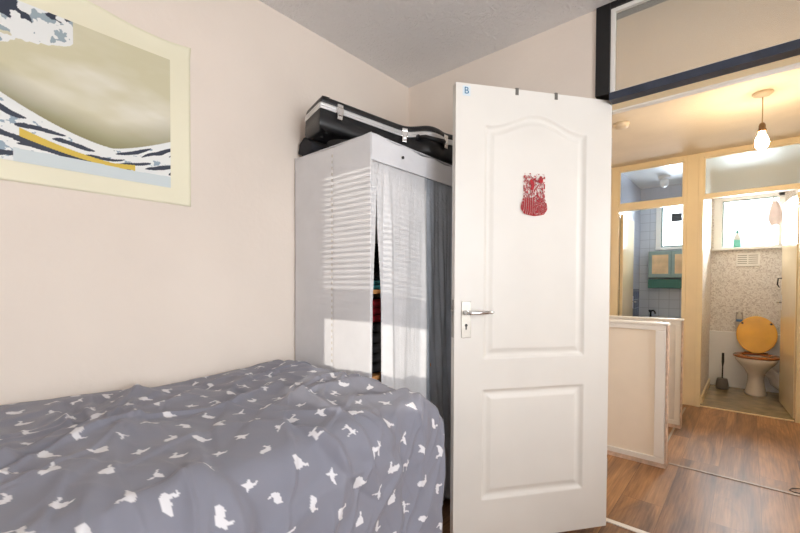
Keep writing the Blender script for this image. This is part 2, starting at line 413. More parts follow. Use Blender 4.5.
# toilet and bathroom shell
YB = 3.96
tx0, tx1, tz0, tz1 = 1.325, 1.92, 1.575, 2.15
bx0, bx1, bz0, bz1 = .75, 1.18, 1.59, 2.17
struct('wall_toilet_left', [(1.27, 1.305, 2.785, YB, 0, H)], 'paper', label='papered left wall of the toilet')
struct('wall_toilet_right', [(2.0, 2.1, 2.80, YB, 0, H)], 'paper', label='papered right wall of the toilet')
struct('wall_toilet_back', [(1.24, tx0, YB, YB + .1, 0, H), (tx1, 2.1, YB, YB + .1, 0, H), (tx0, tx1, YB, YB + .1, 0, tz0), (tx0, tx1, YB, YB + .1, tz1, H)], 'paper', label='marbled wallpaper back wall of the toilet')
struct('wall_toilet_boxing', [(1.305, 2.0, 3.90, YB, .002, .625)], 'ptile', .003, label='low white panel behind the toilet pan')
struct('wall_bathroom_left', [(.47, .575, 2.80, YB, 0, H)], 'tile_side', label='blue and grey tiled bathroom wall')
struct('wall_bathroom_right', [(1.22, 1.27, 2.785, YB, 0, H)], 'tile_back', label='grey tiled bathroom wall')
struct('wall_bathroom_back', [(.47, bx0, YB, YB + .1, 0, H), (bx1, 1.24, YB, YB + .1, 0, H), (bx0, bx1, YB, YB + .1, 0, bz0), (bx0, bx1, YB, YB + .1, bz1, H)], 'tile_back', label='grey tiled back wall of the bathroom')
M['teal_paint'] = plain('teal_frame', (138, 158, 154), .4, var=.05)
w = sthing('window_7', 'bright toilet window with a white sill', 'window')
box('frame', [(tx0, tx0 + .075, YB - .01, YB + .05, tz0, tz1), (tx1 - .05, tx1, YB, YB + .05, tz0, tz1), (tx0, tx1, YB, YB + .05, tz1 - .035, tz1), (tx0, tx1, YB, YB + .05, tz0, tz0 + .02)], 'white', w, .003)
box('sash', [(tx0 + .075, tx0 + .09, YB + .01, YB + .04, tz0 + .02, tz1 - .02), (tx0 + .09, tx1 - .05, YB + .01, YB + .04, tz1 - .05, tz1 - .035)], 'teal_paint', w)
box('mullion', [(tx1 - .10, tx1 - .085, YB + .01, YB + .04, tz0 + .02, tz1 - .03)], 'white', w)
box('pane', (tx0 + .035, tx1 - .05, YB + .022, YB + .026, tz0 + .02, tz1 - .02), 'glass', w)
box('sill', (1.31, 1.93, 3.885, YB + .01, 1.55, 1.577), 'white', w, .004)
w = sthing('window_8', 'bathroom window with white frame and teal sash', 'window')
box('frame', [(bx0, bx0 + .055, YB - .01, YB + .05, bz0, bz1), (bx1 - .03, bx1, YB - .01, YB + .05, bz0, bz1), (bx0, bx1, YB - .01, YB + .05, bz1 - .02, bz1), (bx0, bx1, YB - .03, YB + .05, bz0, bz0 + .03)], 'white', w, .003)
box('sash', [(bx0 + .055, bx0 + .075, YB, YB + .04, bz0 + .03, bz1 - .02), (bx0 + .075, bx1 - .03, YB, YB + .04, bz1 - .045, bz1 - .02), (bx0 + .075, bx1 - .03, YB, YB + .04, bz0 + .03, bz0 + .05)], 'teal_paint', w)
box('pane', (bx0 + .055, bx1 - .03, YB + .022, YB + .026, bz0 + .02, bz1 - .02), 'glass', w)
# baseboards
struct('baseboard_left', [(0, .014, -3.0, 0, 0, .07)], 'white', .002)
struct('baseboard_back', [(.014, 1.03, -.014, 0, 0, .07)], 'white', .002)
struct('baseboard_toilet', [(1.305, 1.32, 2.86, 3.9, .002, .07)], 'cream', .002)

# ================================================================== OPEN BEDROOM DOOR
TH = 4.0786
door = sthing('door_1', 'white two panel bedroom door standing open into the room', 'door')
door.location = (1.1635, .0488, .0); door.rotation_euler = (0, 0, TH)
DW, DZ0, DZ1, DT = .75, .026, 1.977, .036
xs = np.arange(0, DW + .001, .00375); zs = np.linspace(DZ0, DZ1, 521)
X, Z = np.meshgrid(xs, zs, indexing='ij')
def prof(d):
    xp = [-1, 0, .004, .012, .020, .026, .042, 1]; fp_ = [0, 0, -.0050, -.0110, -.0118, -.0105, -.0040, -.0040]
    return np.interp(d, xp, fp_)
def pan(X, Z, s0, s1, z0, ztop):
    return np.minimum.reduce([X - s0, s1 - X, Z - z0, (ztop - Z)])
xm, hw = (.13 + .617) / 2, (.617 - .13) / 2
uu = np.clip((X - xm) / hw / .93, -1, 1)
arch = 1.812 + .062 * .5 * (1 + np.cos(PI * uu)) ** 1.0
dep = prof(pan(X, Z, .13, .617, .822, arch)) + prof(pan(X, Z, .13, .622, .216, .69 + 0 * X))
P = np.stack([X, dep, Z], -1)
P = P[::-1]
leaf = obj('leaf_front', grid_mesh('leaf_front', P), 'door', door)
bm = bmesh.new(); add_box(bm, 0, DW, -DT, -.0130, DZ0, DZ1)
for a in ((0, .0), (DW, .0)): pass
add_box(bm, 0, .004, -.0131, -.0002, DZ0, DZ1); add_box(bm, DW - .004, DW, -.0131, -.0002, DZ0, DZ1); add_box(bm, .004, DW - .004, -.0131, -.0002, DZ0, DZ0 + .004); add_box(bm, .004, DW - .004, -.0131, -.0002, DZ1 - .004, DZ1)
obj('leaf_back', bm, 'door', door)
# handle
hb = box('handle_plate', (.677, .720, .0, .004, .915, 1.069), 'steel', door, .0015)
bm = bmesh.new(); add_tube(bm, [(.703, .004, 1.022), (.703, .016, 1.022), (.703, .034, 1.022)], [.011, .009, .009], 14)
pts = [(.706, .036, 1.0215), (.690, .040, 1.022), (.660, .042, 1.022), (.625, .041, 1.023), (.598, .037, 1.024), (.590, .034, 1.024)]
add_tube(bm, pts, [.008, .0085, .0085, .008, .0075, .005], 12)
obj('handle', bm, 'chrome', door, 0)
bm = bmesh.new(); add_tube(bm, [(.699, .0035, .968), (.699, .0048, .968)], .0065, 14); add_box(bm, .696, .702, .0035, .0048, .950, .968)
obj('keyhole', bm, 'dark', door)
box('latch_plate', (DW, DW + .0015, -.03, -.006, .916, 1.075), 'steel', door)
bm = bmesh.new(); add_tube(bm, [(DW, -.018, 1.03), (DW + .008, -.018, 1.03)], .006, 10); obj('latch', bm, 'steel', door)
for z in (.25, 1.72):
    box('hinge', (-.003, .0, -.03, .0, z, z + .09), 'steel', door)

def on_door(o):
    o.location = door.location; o.rotation_euler = (0, 0, TH); return o
# letter sticker
M['sticker'] = plain('pale_sticker', (214, 226, 232), .5); M['blue_ink'] = plain('blue_ink', (40, 110, 150), .5)
st = on_door(tag(box('sticker', (.687, .721, .0006, .0012, 1.925, 1.966), 'sticker'), 'small pale sticker with blue letter B at top corner of open door', 'sticker'))
cu = D.curves.new('letter', 'FONT'); cu.body = 'B'; cu.size = .040; cu.extrude = .0003; cu.align_x = 'CENTER'; cu.align_y = 'CENTER'
to = D.objects.new('tmp', cu); COL.objects.link(to)
bpy.context.view_layer.update()
me = D.meshes.new_from_object(to.evaluated_get(bpy.context.evaluated_depsgraph_get())); D.objects.remove(to)
for v in me.vertices:
    x, y, z = v.co; v.co = (.704 - x, .0017 + z, 1.9455 + y)
letter = D.objects.new('letter', me); COL.objects.link(letter); me.materials.clear(); me.materials.append(M['blue_ink']); letter.parent = st
# hooks over the door
for s, lb in ((.474, 'steel hook over door top, nearer the lettered sticker'), (.286, 'steel hook over door top, nearer the hinge side')):
    t = on_door(thing('door_hook', lb, 'hook', group='steel hooks over the door top'))
    box('hook_bracket', [(s - .007, s + .007, .0005, .003, 1.952, 1.981), (s - .007, s + .007, -.038, .003, 1.978, 1.981), (s - .007, s + .007, -.038, -.0365, 1.955, 1.981)], 'hook_metal', t)
# red papercut
M['red_paper'] = plain('red_paper', (160, 16, 30), .6, var=.12, scale=60)
nx_, nz_ = 110, 160
gx = np.linspace(.323, .451, nx_ + 1); gz = np.linspace(1.436, 1.628, nz_ + 1)
cx_, cz_ = np.meshgrid((gx[1:] + gx[:-1]) / 2, (gz[1:] + gz[:-1]) / 2, indexing='ij')
u = (cx_ - .387) / .064; v = (cz_ - 1.436) / .192
halfw = np.where(v > .42, .80, .80 + .18 * np.sin(np.clip((.42 - v) / .42, 0, 1) * PI)) * np.where(v < .16, .55 + .45 * np.clip(v / .16, 0, 1) ** .5, 1)
halfw = halfw - .10 * (fbm(v * 26, v * 0 + 3, 5) > .55)
bottom = .06 * np.abs(np.abs(u) - .0) + .02
inside = (np.abs(u) < halfw) & (v > bottom * .8) & (v < .975 - .05 * (fbm(u * 9, u * 0, 9) > .5))
q_ = fbm(u * 4.5, v * 5.5, 2, 2)
lowp = np.where((u > .05), np.sin(42 * np.hypot(u - 1.1, (v - .30) * 1.2) + 3 * q_) > -.45, np.sin(60 * q_ + 8 * u) > -.45) | (v < .05)
fil = fbm(u * 9, v * 13, 11, 3); fil2 = fbm(u * 8 + 5, v * 12, 31, 2)
up_ = (np.abs(fil - .5) < .045) | (np.abs(fil2 - .5) < .05) | ((np.hypot(u - .2, (v - .72) * 1.6) < .20) & (fil > .44)) | ((np.hypot(u + .45, (v - .88) * 1.6) < .2) & (fil < .55))
rim = (np.abs(u) > halfw - .08) & (fbm(u * 5, v * 26, 14) > .45)
keep = inside & (np.where(v < .43, lowp | rim, up_ | rim))
GX, GZ = np.meshgrid(gx, gz, indexing='ij')
me = grid_mesh('papercut', np.stack([GX, GX * 0 + .0012, GZ], -1)[::-1], keep=keep[::-1], smooth=False)
pc = on_door(tag(obj('papercut', me, 'red_paper'), 'red papercut ornament stuck on the upper panel of open door', 'papercut'))
md = pc.modifiers.new('solid', 'SOLIDIFY'); md.thickness = .0008; md.offset = 0

# ================================================================== WARDROBE
WX, WY, WZ = .52, -.85, 1.737
M['fabric'] = plain('white_cover_fabric', (214, 214, 217), .85, var=.015, scale=10, bump=.0004, bscale=220, sheen=.1)
M['curtain'] = plain('grey_white_curtain', (202, 202, 204), .85, var=.02, scale=14, bump=.0012, bscale=150, sheen=.1)
M['pole'] = plain('white_pole', (205, 205, 205), .4)
M['pine'] = plain('pine_shelf', (196, 140, 84), .5, var=.08, scale=20)
wd = thing('wardrobe', 'tall fabric covered wardrobe with white curtains in the corner', 'wardrobe', (0, 0, 0))
# side panel facing the camera (y = WY), gently puckered
nu, nv = 80, 200
U, V = np.meshgrid(np.linspace(.008, WX, nu), np.linspace(.03, WZ, nv), indexing='ij')
pk = .003 * (fbm(U * 7, V * 3, 3) - .5) - .0025 * np.exp(-((U - .285) / .006) ** 2)
topdrop = .010 * np.sin(np.clip((U - .0) / WX, 0, 1) * PI)
Pp = np.stack([U, WY - pk, V - topdrop * (V / WZ) ** 8], -1)
sp = obj('side_panel', grid_mesh('side_panel', Pp), 'fabric', wd); md = sp.modifiers.new('s', 'SOLIDIFY'); md.thickness = .002
bm = bmesh.new(); k = 0
z = .8
while z < WZ - .03:
    add_box(bm, .283, .287, WY - .0038, WY - .0018, z, z + .012); z += .026
obj('seam_stitch', bm, plain('stitching', (190, 182, 172), .8), sp)
# top panel
U, V = np.meshgrid(np.linspace(.008, WX, 40), np.linspace(WY, -.02, 60), indexing='ij')
Pp = np.stack([U, V, WZ - .003 - .012 * np.sin(U / WX * PI) * np.sin((V - WY) / .85 * PI)], -1)
tp = obj('top_panel', grid_mesh('top_panel', Pp), 'fabric', wd); md = tp.modifiers.new('s', 'SOLIDIFY'); md.thickness = .002
# valance on the front
U, V = np.meshgrid(np.linspace(WY, -.02, 140), np.linspace(0, 1, 24), indexing='ij')
top = WZ - .004 - .010 * np.sin((U - WY) / .83 * PI) + .004 * np.sin((U + .3) * 34); bot = WZ - .108
Pp = np.stack([WX + .002 + .004 * np.sin((U) * 21) * V * (1 - V) + .003 * (fbm(U * 12, V * 3, 8) - .5), U, bot + (top - bot) * V], -1)
va = obj('valance', grid_mesh('valance', Pp), 'fabric', wd); md = va.modifiers.new('s', 'SOLIDIFY'); md.thickness = .002
bm = bmesh.new(); add_tube(bm, [(WX + .005, WY + .01 + i * .82 / 30, WZ - .108) for i in range(31)], .0025, 6)
obj('hem', bm, 'fabric', va)
bm = bmesh.new(); add_tube(bm, [(WX + .003, -.665, WZ - .058), (WX + .009, -.665, WZ - .058)], .006, 12); tb = obj('eyelet', bm, 'dark', wd)
# curtains : left narrow and right wide, parting in a long thin gap
def curtain(name, y0f, y1f, seedv, folds, amp):
    nv, nu = 160, 200
    V, U = np.meshgrid(np.linspace(0, 1, nv), np.linspace(0, 1, nu), indexing='ij')
    z = .04 + (WZ - .078 - .04) * V
    ya = y0f(z); yb = y1f(z)
    y = ya + (yb - ya) * U
    x = WX - .006 + amp * folds(U, y, z) + .004 * (fbm(U * 9, V * 5, seedv) - .5)
    me = grid_mesh(name, np.stack([x, y, z], -1))
    o = obj(name, me, 'curtain', wd); md = o.modifiers.new('s', 'SOLIDIFY'); md.thickness = .002
    return o
def gapl(z):   # right edge of the left curtain
    return np.interp(z, [0, .8, 1.07, 1.4, 1.52, 1.63], [-.838, -.837, -.834, -.818, -.812, -.805])
def gapr(z):   # left edge of the right curtain
    return np.interp(z, [0, .8, 1.07, 1.37, 1.52, 1.63], [-.775, -.778, -.786, -.811, -.812, -.803])
curtain('curtain', lambda z: WY + .002 + 0 * z, gapl, 21, lambda U, y, z: 0 * y, 0)
def fld(U, y, z):
    s = (1.63 - z)
    f = .30 * np.exp(-((y + .745 - .02 * s) / .016) ** 2) - .22 * np.exp(-((y + .77) / .012) ** 2)
    f = f + np.exp(-((y + .505) / .014) ** 2) * np.clip(s * 1.5, 0, 1) * .35
    f = f + .07 * np.sin(y * 24 + z * 1.2) + .12 * np.exp(-((y + .62 + .03 * s) / .03) ** 2)
    return f * np.clip(s * 4, .12, 1)
rc = curtain('curtain', gapr, lambda z: -.485 - .010 * np.clip((1.63 - z) * 2, 0, 1) + 0 * z, 33, fld, .045)
def fld2(U, y, z):
    s = np.clip((1.63 - z) * 1.2, .15, 1)
    return s * (-.35 + .55 * np.exp(-((y + .50) / .012) ** 2) + .32 * np.sin((y + .48) * 58 + .8 * np.sin(z * 3)) + .1 * np.sin(y * 190 + z * 9))
M['grey_curtain'] = plain('blue_grey_curtain', (160, 167, 177), .85, var=.04, scale=14, bump=.003, bscale=60)
rc2 = curtain('curtain', lambda z: -.500 + 0 * z, lambda z: -.03 + 0 * z, 37, fld2, .045)
rc2.data.materials[0] = M['grey_curtain']; rc2['label'] = 'blue-grey gathered curtain end'
# frame & shelves
bm = bmesh.new()
for x, y in ((.02, WY + .02), (WX - .04, WY + .03), (.02, -.04), (WX - .04, -.04)): add_tube(bm, [(x, y, 0), (x, y, WZ - .02)], .009, 8)
obj('pole_frame', bm, 'pole', wd)
for z in (.4, .742, 1.10): box('shelf', (.03, WX - .035, WY + .03, -.05, z, z + .016), 'pine', wd)
M['red_cloth'] = plain('red_cloth', (150, 30, 40), .9, var=.1); M['black_cloth'] = plain('black_cloth', (32, 32, 36), .9, var=.2)
M['teal_cloth'] = plain('teal_cloth', (60, 140, 150), .9, var=.1)
def folded(name, x0, x1, y0, y1, z0, h, n, mat, label, cat):
    bm = bmesh.new(); hh = h / n
    for i in range(n):
        rng = random.Random(i + int(z0 * 100)); o1 = rng.uniform(-.01, .008)
        ring = []
        for a in range(14):
            t = a / 13 * PI - PI / 2
            ring.append((x1 + o1 - hh / 2 + hh / 2 * math.cos(t), z0 + hh * (i + .5) + hh / 2 * math.sin(t) * .96))
        ring += [(x0, z0 + hh * (i + 1) - .001), (x0, z0 + hh * i + .001)]
        add_loft(bm, [[(x, y, z) for x, z in ring] for y in np.linspace(y0, y1, 6)], smooth=False)
    return tag(obj(name, bm, mat), label, cat)
folded('folded_clothes', .1, .46, -.82, -.56, .758, .215, 5, 'black_cloth', 'black folded clothes glimpsed in the wardrobe gap', 'clothes')
folded('folded_clothes', .1, .46, -.82, -.56, .975, .10, 3, 'red_cloth', 'red folded clothes glimpsed in the wardrobe gap, on the black pile', 'clothes')
folded('folded_clothes', .1, .46, -.82, -.56, 1.116, .04, 2, 'teal_cloth', 'teal folded clothes glimpsed in the gap, on the upper shelf', 'clothes')
folded('folded_clothes', .1, .45, -.82, -.56, 1.156, .16, 4, 'black_cloth', 'dark folded clothes in the gap, above the teal ones', 'clothes')

# ================================================================== INSTRUMENT CASE ON TOP
M['case'] = plain('black_case_plastic', (25, 25, 27), .38, var=.1, scale=10, bump=.0004, bscale=500)
M['band'] = plain('aluminium_band', (218, 218, 218), .35, .45, var=.03)
gc = thing('instrument_case', 'black hard instrument case with silver edge band on top of wardrobe', 'instrument case', (.27, -.895, 1.945))
a = math.radians(16); sl = -.085
dv = Vector((math.sin(a), math.cos(a), sl)); nv_ = Vector((math.cos(a), -math.sin(a), 0)); dn = dv.normalized(); up = nv_.cross(dn); 
if up.z < 0: up = -up
R_ = Matrix((dn, -nv_, up)).transposed()      # local x along case, local y = -n (away from camera), z up
gc.rotation_euler = R_.to_euler()
front = [(0, 0), (.022, .0), (.06, .0), (.20, -.002), (.33, -.005), (.41, -.006), (.445, .006), (.47, .036), (.495, .070), (.53, .088), (.575, .086), (.62, .070), (.66, .078), (.72, .10), (.76, .09), (.79, .05), (.80, -.01), (.80, -.05)]
cen = -.093
def smooth_closed(pts, it=2):
    for _ in range(it):
        q = []
        for i in range(len(pts)):
            p0 = pts[i]; p1 = pts[(i + 1) % len(pts)]
            q.append((p0[0] * .75 + p1[0] * .25, p0[1] * .75 + p1[1] * .25)); q.append((p0[0] * .25 + p1[0] * .75, p0[1] * .25 + p1[1] * .75))
        pts = q
    return pts
full = [(x, t) for x, t in front] + [(x, 2 * cen - t) for x, t in front[::-1][1:]]
full.insert(0, (-.003, -.006)); full.append((-.003, 2 * cen + .006)); full.insert(0, (-.004, -.026)); full.append((-.004, 2 * cen + .026))
outl = smooth_closed(full, 3)
oc = np.array(outl)
def inset(d):
    n = len(oc); out = []
    for i in range(n):
        tg = oc[(i + 1) % n] - oc[i - 1]; L = np.hypot(*tg) + 1e-9
        nn = np.array([tg[1], -tg[0]]) / L   # pointing?
        out.append(oc[i] + nn * d)
    return np.array(out)
if abs(inset(.01)[:, 0].min()) > abs(oc[:, 0].min()) + .001 and inset(.01)[:, 0].min() < oc[:, 0].min(): sgn = -1
else: sgn = 1
def ring(d, z): return [(p[0], -p[1], z) for p in inset(sgn * d)]
HT = .142; SM = -.047      # seam height below top edge
bm = bmesh.new()
add_loft(bm, [ring(.0, SM + .006), ring(.0, -.020), ring(.003, -.010), ring(.009, -.003), ring(.020, .0), ring(.045, .003)])
obj('lid', bm, 'case', gc)
bm = bmesh.new()
add_loft(bm, [ring(.0, SM - .006), ring(.002, -HT + .022), ring(.006, -HT + .010), ring(.014, -HT + .003), ring(.028, -HT), ring(.036, -HT + .006)])
obj('base_shell', bm, 'case', gc)
bm = bmesh.new()
add_loft(bm, [ring(.002, SM - .013), ring(-.003, SM - .013), ring(-.003, SM - .001), ring(-.001, SM), ring(-.003, SM + .001), ring(-.003, SM + .012), ring(.002, SM + .012)])
obj('edge_band', bm, 'band', gc)
def case_front(s):
    k = [(p[0], p[1]) for p in oc if p[1] > cen]; k.sort()
    return float(np.interp(s, [q[0] for q in k], [q[1] for q in k]))
for s in (.085, .425, .615):
    t = case_front(s); e = .01; sl_ = (case_front(s + e) - case_front(s - e)) / (2 * e); an = math.atan(sl_)
    c = box('clasp', [(-.017, .017, -.008, .0, -.014, .012), (-.012, .012, -.013, -.003, -.042, .006), (-.008, .008, -.018, -.010, -.026, -.008), (-.014, .014, -.008, 0, .012, .026)], 'chrome', gc, .002)
    c.location = (s, -t, SM); c.rotation_euler = (0, 0, -an)
bm = bmesh.new()
hs = [(.475, .02), (.478, .04), (.488, .052), (.52, .056), (.555, .056), (.578, .052), (.59, .04), (.593, .02)]
pts = []
for s, o in hs:
    pts.append((s, -(case_front(s) + o * .55 + .0), SM - .018 - .016 * math.sin((s - .475) / .12 * PI)))
add_tube(bm, pts, [.006, .008, .010, .011, .011, .010, .008, .006], 10)
for s in (.475, .593): add_box(bm, s - .008, s + .008, -(case_front(s) + .012), -case_front(s) + .004, SM - .03, SM - .006)
obj('carry_handle', bm, 'dark', gc)
# feet on the underside end
for s, t in ((.05, -.045), (.05, -.10)):
    bm = bmesh.new(); add_tube(bm, [(s, -t, -HT + .008), (s, -t, -HT - .003)], .009, 10); obj('rubber_foot', bm, 'dark', gc)
# things wedged beneath the case
bm = bmesh.new()
for k in range(7):
    R = .045 + .004 * k; pts = [(.245 + R * math.cos(q), -.77 + R * .8 * math.sin(q), WZ + .010 + .0035 * k + .003 * math.sin(3 * q)) for q in np.linspace(0, 2 * PI, 33)]
    add_tube(bm, pts, .0042, 6, False)
tag(obj('cable_coil', bm, 'dark'), 'coil of black cable wedged on wardrobe top under the instrument case', 'cable')
# dark bag at the far left
bm = bmesh.new()
rings = []
for i, y in enumerate(np.linspace(-.835, -.55, 8)):
    w = .048 * (1 - .1 * abs(i - 3) / 4)
    rings.append([(.062 + w * math.cos(q) * (1 if math.sin(q) > 0 else 1.2), y, WZ + .045 + .042 * math.sin(q) + .004 * math.sin(5 * q + i)) for q in np.linspace(0, 2 * PI, 18, endpoint=False)])
add_loft(bm, rings)
tag(obj('bag', bm, 'black_cloth'), 'small black bag on the wardrobe top against the cream wall', 'bag')

# ================================================================== BED AND DUVET
bd = thing('bed', 'single bed along the cream wall, beneath a grey duvet', 'bed', (.45, -1.9, 0))
M['bedbase'] = plain('cream_bed_base', (214, 200, 180), .7, var=.04)
M['mattress'] = plain('mattress_ticking', (225, 222, 216), .8)
def lbox(name, b, mat, bev): return box(name, (b[0] - .45, b[1] - .45, b[2] + 1.9, b[3] + 1.9, b[4], b[5]), mat, bd, bev)
lbox('bed_base', (.03, .85, -2.93, -.99, .12, .45), 'bedbase', .01)
lbox('mattress', (.02, .86, -2.93, -.98, .45, .70), 'mattress', .03)
for x in (.06, .78):
    for y in (-2.88, -1.06): lbox('leg', (x, x + .05, y, y + .05, 0, .12), 'bedbase', .003)

rng = np.random.RandomState(11)
step = .0027
LP = .92 + .42; LQ = 2.0 + .30     # cloth across x (p), along y from head (q)
p = np.arange(0, LP, step); q = np.arange(0, LQ, step)
Pm, Qm = np.meshgrid(p, q, indexing='ij')
# fold relief on the cloth
Hh = np.zeros_like(Pm)
def fold(cx, cy, ang, L, w, A, bend=0):
    dx = Pm - cx; dy = Qm - cy
    c, s = math.cos(ang), math.sin(ang)
    a_ = dx * c + dy * s; b_ = -dx * s + dy * c - bend * a_ * a_
    env = np.exp(-(a_ / L) ** 4)
    b2 = np.where(b_ > 0, b_ / w, b_ / (w * 2.4))
    return A * env * np.exp(-b2 ** 2)
for i in range(70):
    cx, cy = rng.uniform(-.05, LP), rng.uniform(.7, LQ)
    ang = rng.normal(-.75, .35) if (rng.rand() < .8 and cx < .8) else rng.normal(-.1, .3)
    if rng.rand() < .25: ang = rng.normal(1.7, .3)
    L = rng.uniform(.12, .36); w = rng.uniform(.009, .022); A = rng.uniform(.004, .0135) * (1 if rng.rand() < .85 else -1)
    Hh += fold(cx, cy, ang, L, w, A, rng.uniform(-2.5, 2.5))
for i in range(48):
    cx, cy = rng.uniform(.1, LP), rng.uniform(.8, LQ)
    Hh += fold(cx, cy, (rng.choice([-.5, -1.0, .6]) if cx < .8 else rng.choice([0, -.35])) + rng.normal(0, .18), rng.uniform(.10, .34), rng.uniform(.005, .009), rng.uniform(.004, .0085), rng.uniform(-1.6, 1.6))
Pw = Pm + .10 * (fbm(Pm * 3, Qm * 3, 41, 3) - .5) * 2; Qw = Qm + .10 * (fbm(Pm * 3, Qm * 3, 42, 3) - .5) * 2
for an, fx, fy, A, sd in ((-.8, 2.0, 8, .015, 51), (-.2, 2.2, 8, .009, 52), (.6, 2.2, 9, .006, 53)):
    c, s = math.cos(an), math.sin(an)
    rn = 1 - np.abs(2 * fbm((Pw * c + Qw * s) * fx, (-Pw * s + Qw * c) * fy, sd, 2) - 1)
    msk = np.clip((fbm(Pm * 3.2, Qm * 3.2, sd + 30, 2) - .38) * 4, 0, 1)
    Hh += A * (np.clip((rn - .55) / .45, 0, 1) ** 2 * (1 - .35 * np.clip((rn - .85) / .15, 0, 1) ** 2)) * msk
Hh += .030 * (fbm(Pm * 4.2 + 3, Qm * 4.2, 5, 3) - .5) + .004 * (fbm(Pm * 12, Qm * 9, 6, 2) - .5)
# sags near the side where cloth falls: long soft flutes
side = np.clip((Pm - .80) / .2, 0, 1)
Hh += side * .012 * np.sin(Qm * 17 + 1.4 * np.sin(Pm * 5)) * (1 - .4 * np.sin(Qm * 5))
# base form
R0 = .07
def roll(t, edge):     # t arclength, edge position of flat part end -> (pos, drop)
    arc = R0 * PI / 2
    e = edge - R0
    pos = np.where(t < e, t, np.where(t < e + arc, e + R0 * np.sin((t - e) / R0), edge + 0 * t))
    drop = np.where(t < e, 0, np.where(t < e + arc, R0 * (1 - np.cos((t - e) / R0)), R0 + (t - e - arc)))
    return pos, drop
XE = .882; YE = -.895
xp_, dp = roll(Pm, XE - .02); yp_, dq = roll(Qm, (YE + 2.93))
xw = xp_ + .02
yw = yp_ - 2.93
drop = (dp ** 3 + dq ** 3) ** (1 / 3.)
flare = np.clip(np.minimum(dp, .3), 0, 1)
xw = xw + flare * .055 - .012 * np.clip(dq * 6, 0, 1)
yw = yw - .0 * dq
topz = .765 + .020 * np.interp(yw, [-2.9, -1.9, -1.6, -1.45, -1.1, -.9], [1.0, 1.0, .3, -.3, .6, 1.7]) * np.clip(1 - xw / .8, 0, 1) + .012 * np.exp(-((xw - .45) ** 2 + (yw + 1.3) ** 2) / .08) - .02 * np.clip((xw - .5) / .4, 0, 1) ** 2 * np.clip((-1.1 - yw) / .3, 0, 1)
zw = topz - drop
B = np.stack([xw, yw, zw], -1)
gu = np.gradient(B, axis=0); gv = np.gradient(B, axis=1)
nn = np.cross(gu, gv); nn /= np.linalg.norm(nn, axis=-1, keepdims=True) + 1e-12
fade = np.clip(Pm / .08, .15, 1)
B = B + nn * (Hh * fade)[..., None]
B[..., 1] = np.minimum(B[..., 1], -.866)
B[..., 0] = np.maximum(B[..., 0], .006)
B[..., 2] = np.maximum(B[..., 2], .30)
# motifs
SH = {
 'swan': [(-.5, -.1), (-.42, -.28), (-.1, -.36), (.25, -.3), (.46, -.1), (.5, .1), (.3, .02), (.1, .1), (-.12, .08), (-.2, .2), (-.14, .42), (-.28, .5), (-.42, .38), (-.3, .36), (-.36, .1)],
 'rabbit': [(-.48, -.3), (.2, -.32), (.3, -.2), (.42, -.05), (.5, .12), (.36, .2), (.28, .5), (.18, .48), (.2, .2), (.08, .08), (-.2, .16), (-.42, .02), (-.5, -.12)],
 'deer': [(-.5, .12), (-.4, .2), (.12, .18), (.2, .5), (.26, .3), (.42, .46), (.34, .26), (.48, .16), (.3, .08), (.24, -.02), (.26, -.5), (.18, -.5), (.12, -.08), (-.26, -.06), (-.3, -.5), (-.4, -.5), (-.38, -.02)],
 'bird': [(-.5, .05), (-.2, .14), (-.05, .45), (.1, .16), (.3, .2), (.5, .32), (.42, .1), (.2, -.06), (.0, -.12), (-.1, -.4), (-.2, -.1)],
 'crane': [(-.5, .3), (-.3, .3), (-.12, .08), (.1, .18), (.5, .1), (.28, -.04), (.1, -.1), (.08, -.5), (.02, -.5), (-.02, -.1), (-.18, -.06), (-.34, .2)],
 'hare': [(-.4, -.45), (.3, -.42), (.34, -.1), (.2, .15), (.3, .5), (.14, .48), (.06, .2), (-.2, .1), (-.42, -.15)],
}
SHP = [np.array(v) for v in SH.values()]
def inpoly(x, y, poly):
    ins = np.zeros(x.shape, bool); n = len(poly)
    for i in range(n):
        x1, y1 = poly[i]; x2, y2 = poly[i - 1]
        c = ((y1 > y) != (y2 > y)) & (x < (x2 - x1) * (y - y1) / (y2 - y1 + 1e-12) + x1)
        ins ^= c
    return ins
base = linA((127, 128, 140)); colr = np.empty(B.shape); colr[:] = base
mot = np.zeros(Pm.shape, bool)
k = 0
for i in range(22):
    for j in range(40):
        cx = (i + .5 * (j % 2)) * .106 + rng.uniform(-.016, .016); cy = j * .069 + rng.uniform(-.010, .010)
        if cx > LP or cy > LQ or cy < .2: continue
        an = rng.choice([0, 0, PI / 2, PI, 1.2, -.4]) + rng.uniform(-.3, .3); sc_ = rng.uniform(.032, .043); sh = SHP[rng.randint(len(SHP))]
        i0, i1 = max(0, int((cx - .035) / step)), int((cx + .035) / step); j0, j1 = max(0, int((cy - .035) / step)), int((cy + .035) / step)
        X_ = (Pm[i0:i1, j0:j1] - cx) / sc_; Y_ = (Qm[i0:i1, j0:j1] - cy) / sc_
        c, s = math.cos(an), math.sin(an)
        mot[i0:i1, j0:j1] |= inpoly(X_ * c + Y_ * s, -X_ * s + Y_ * c, sh)
colr[mot] = linA((218, 217, 221))
M['duvet'] = attr_mat('duvet_cotton', .85, bump=.0004, bscale=700, sheen=.15)
dv_o = tag(obj('duvet', grid_mesh('duvet', B, colr), 'duvet'), 'crumpled grey duvet with small white animal print lying over bed', 'duvet')
dv_o.modifiers.new('s', 'SOLIDIFY').thickness = .006
dv_o.modifiers['s'].offset = -1

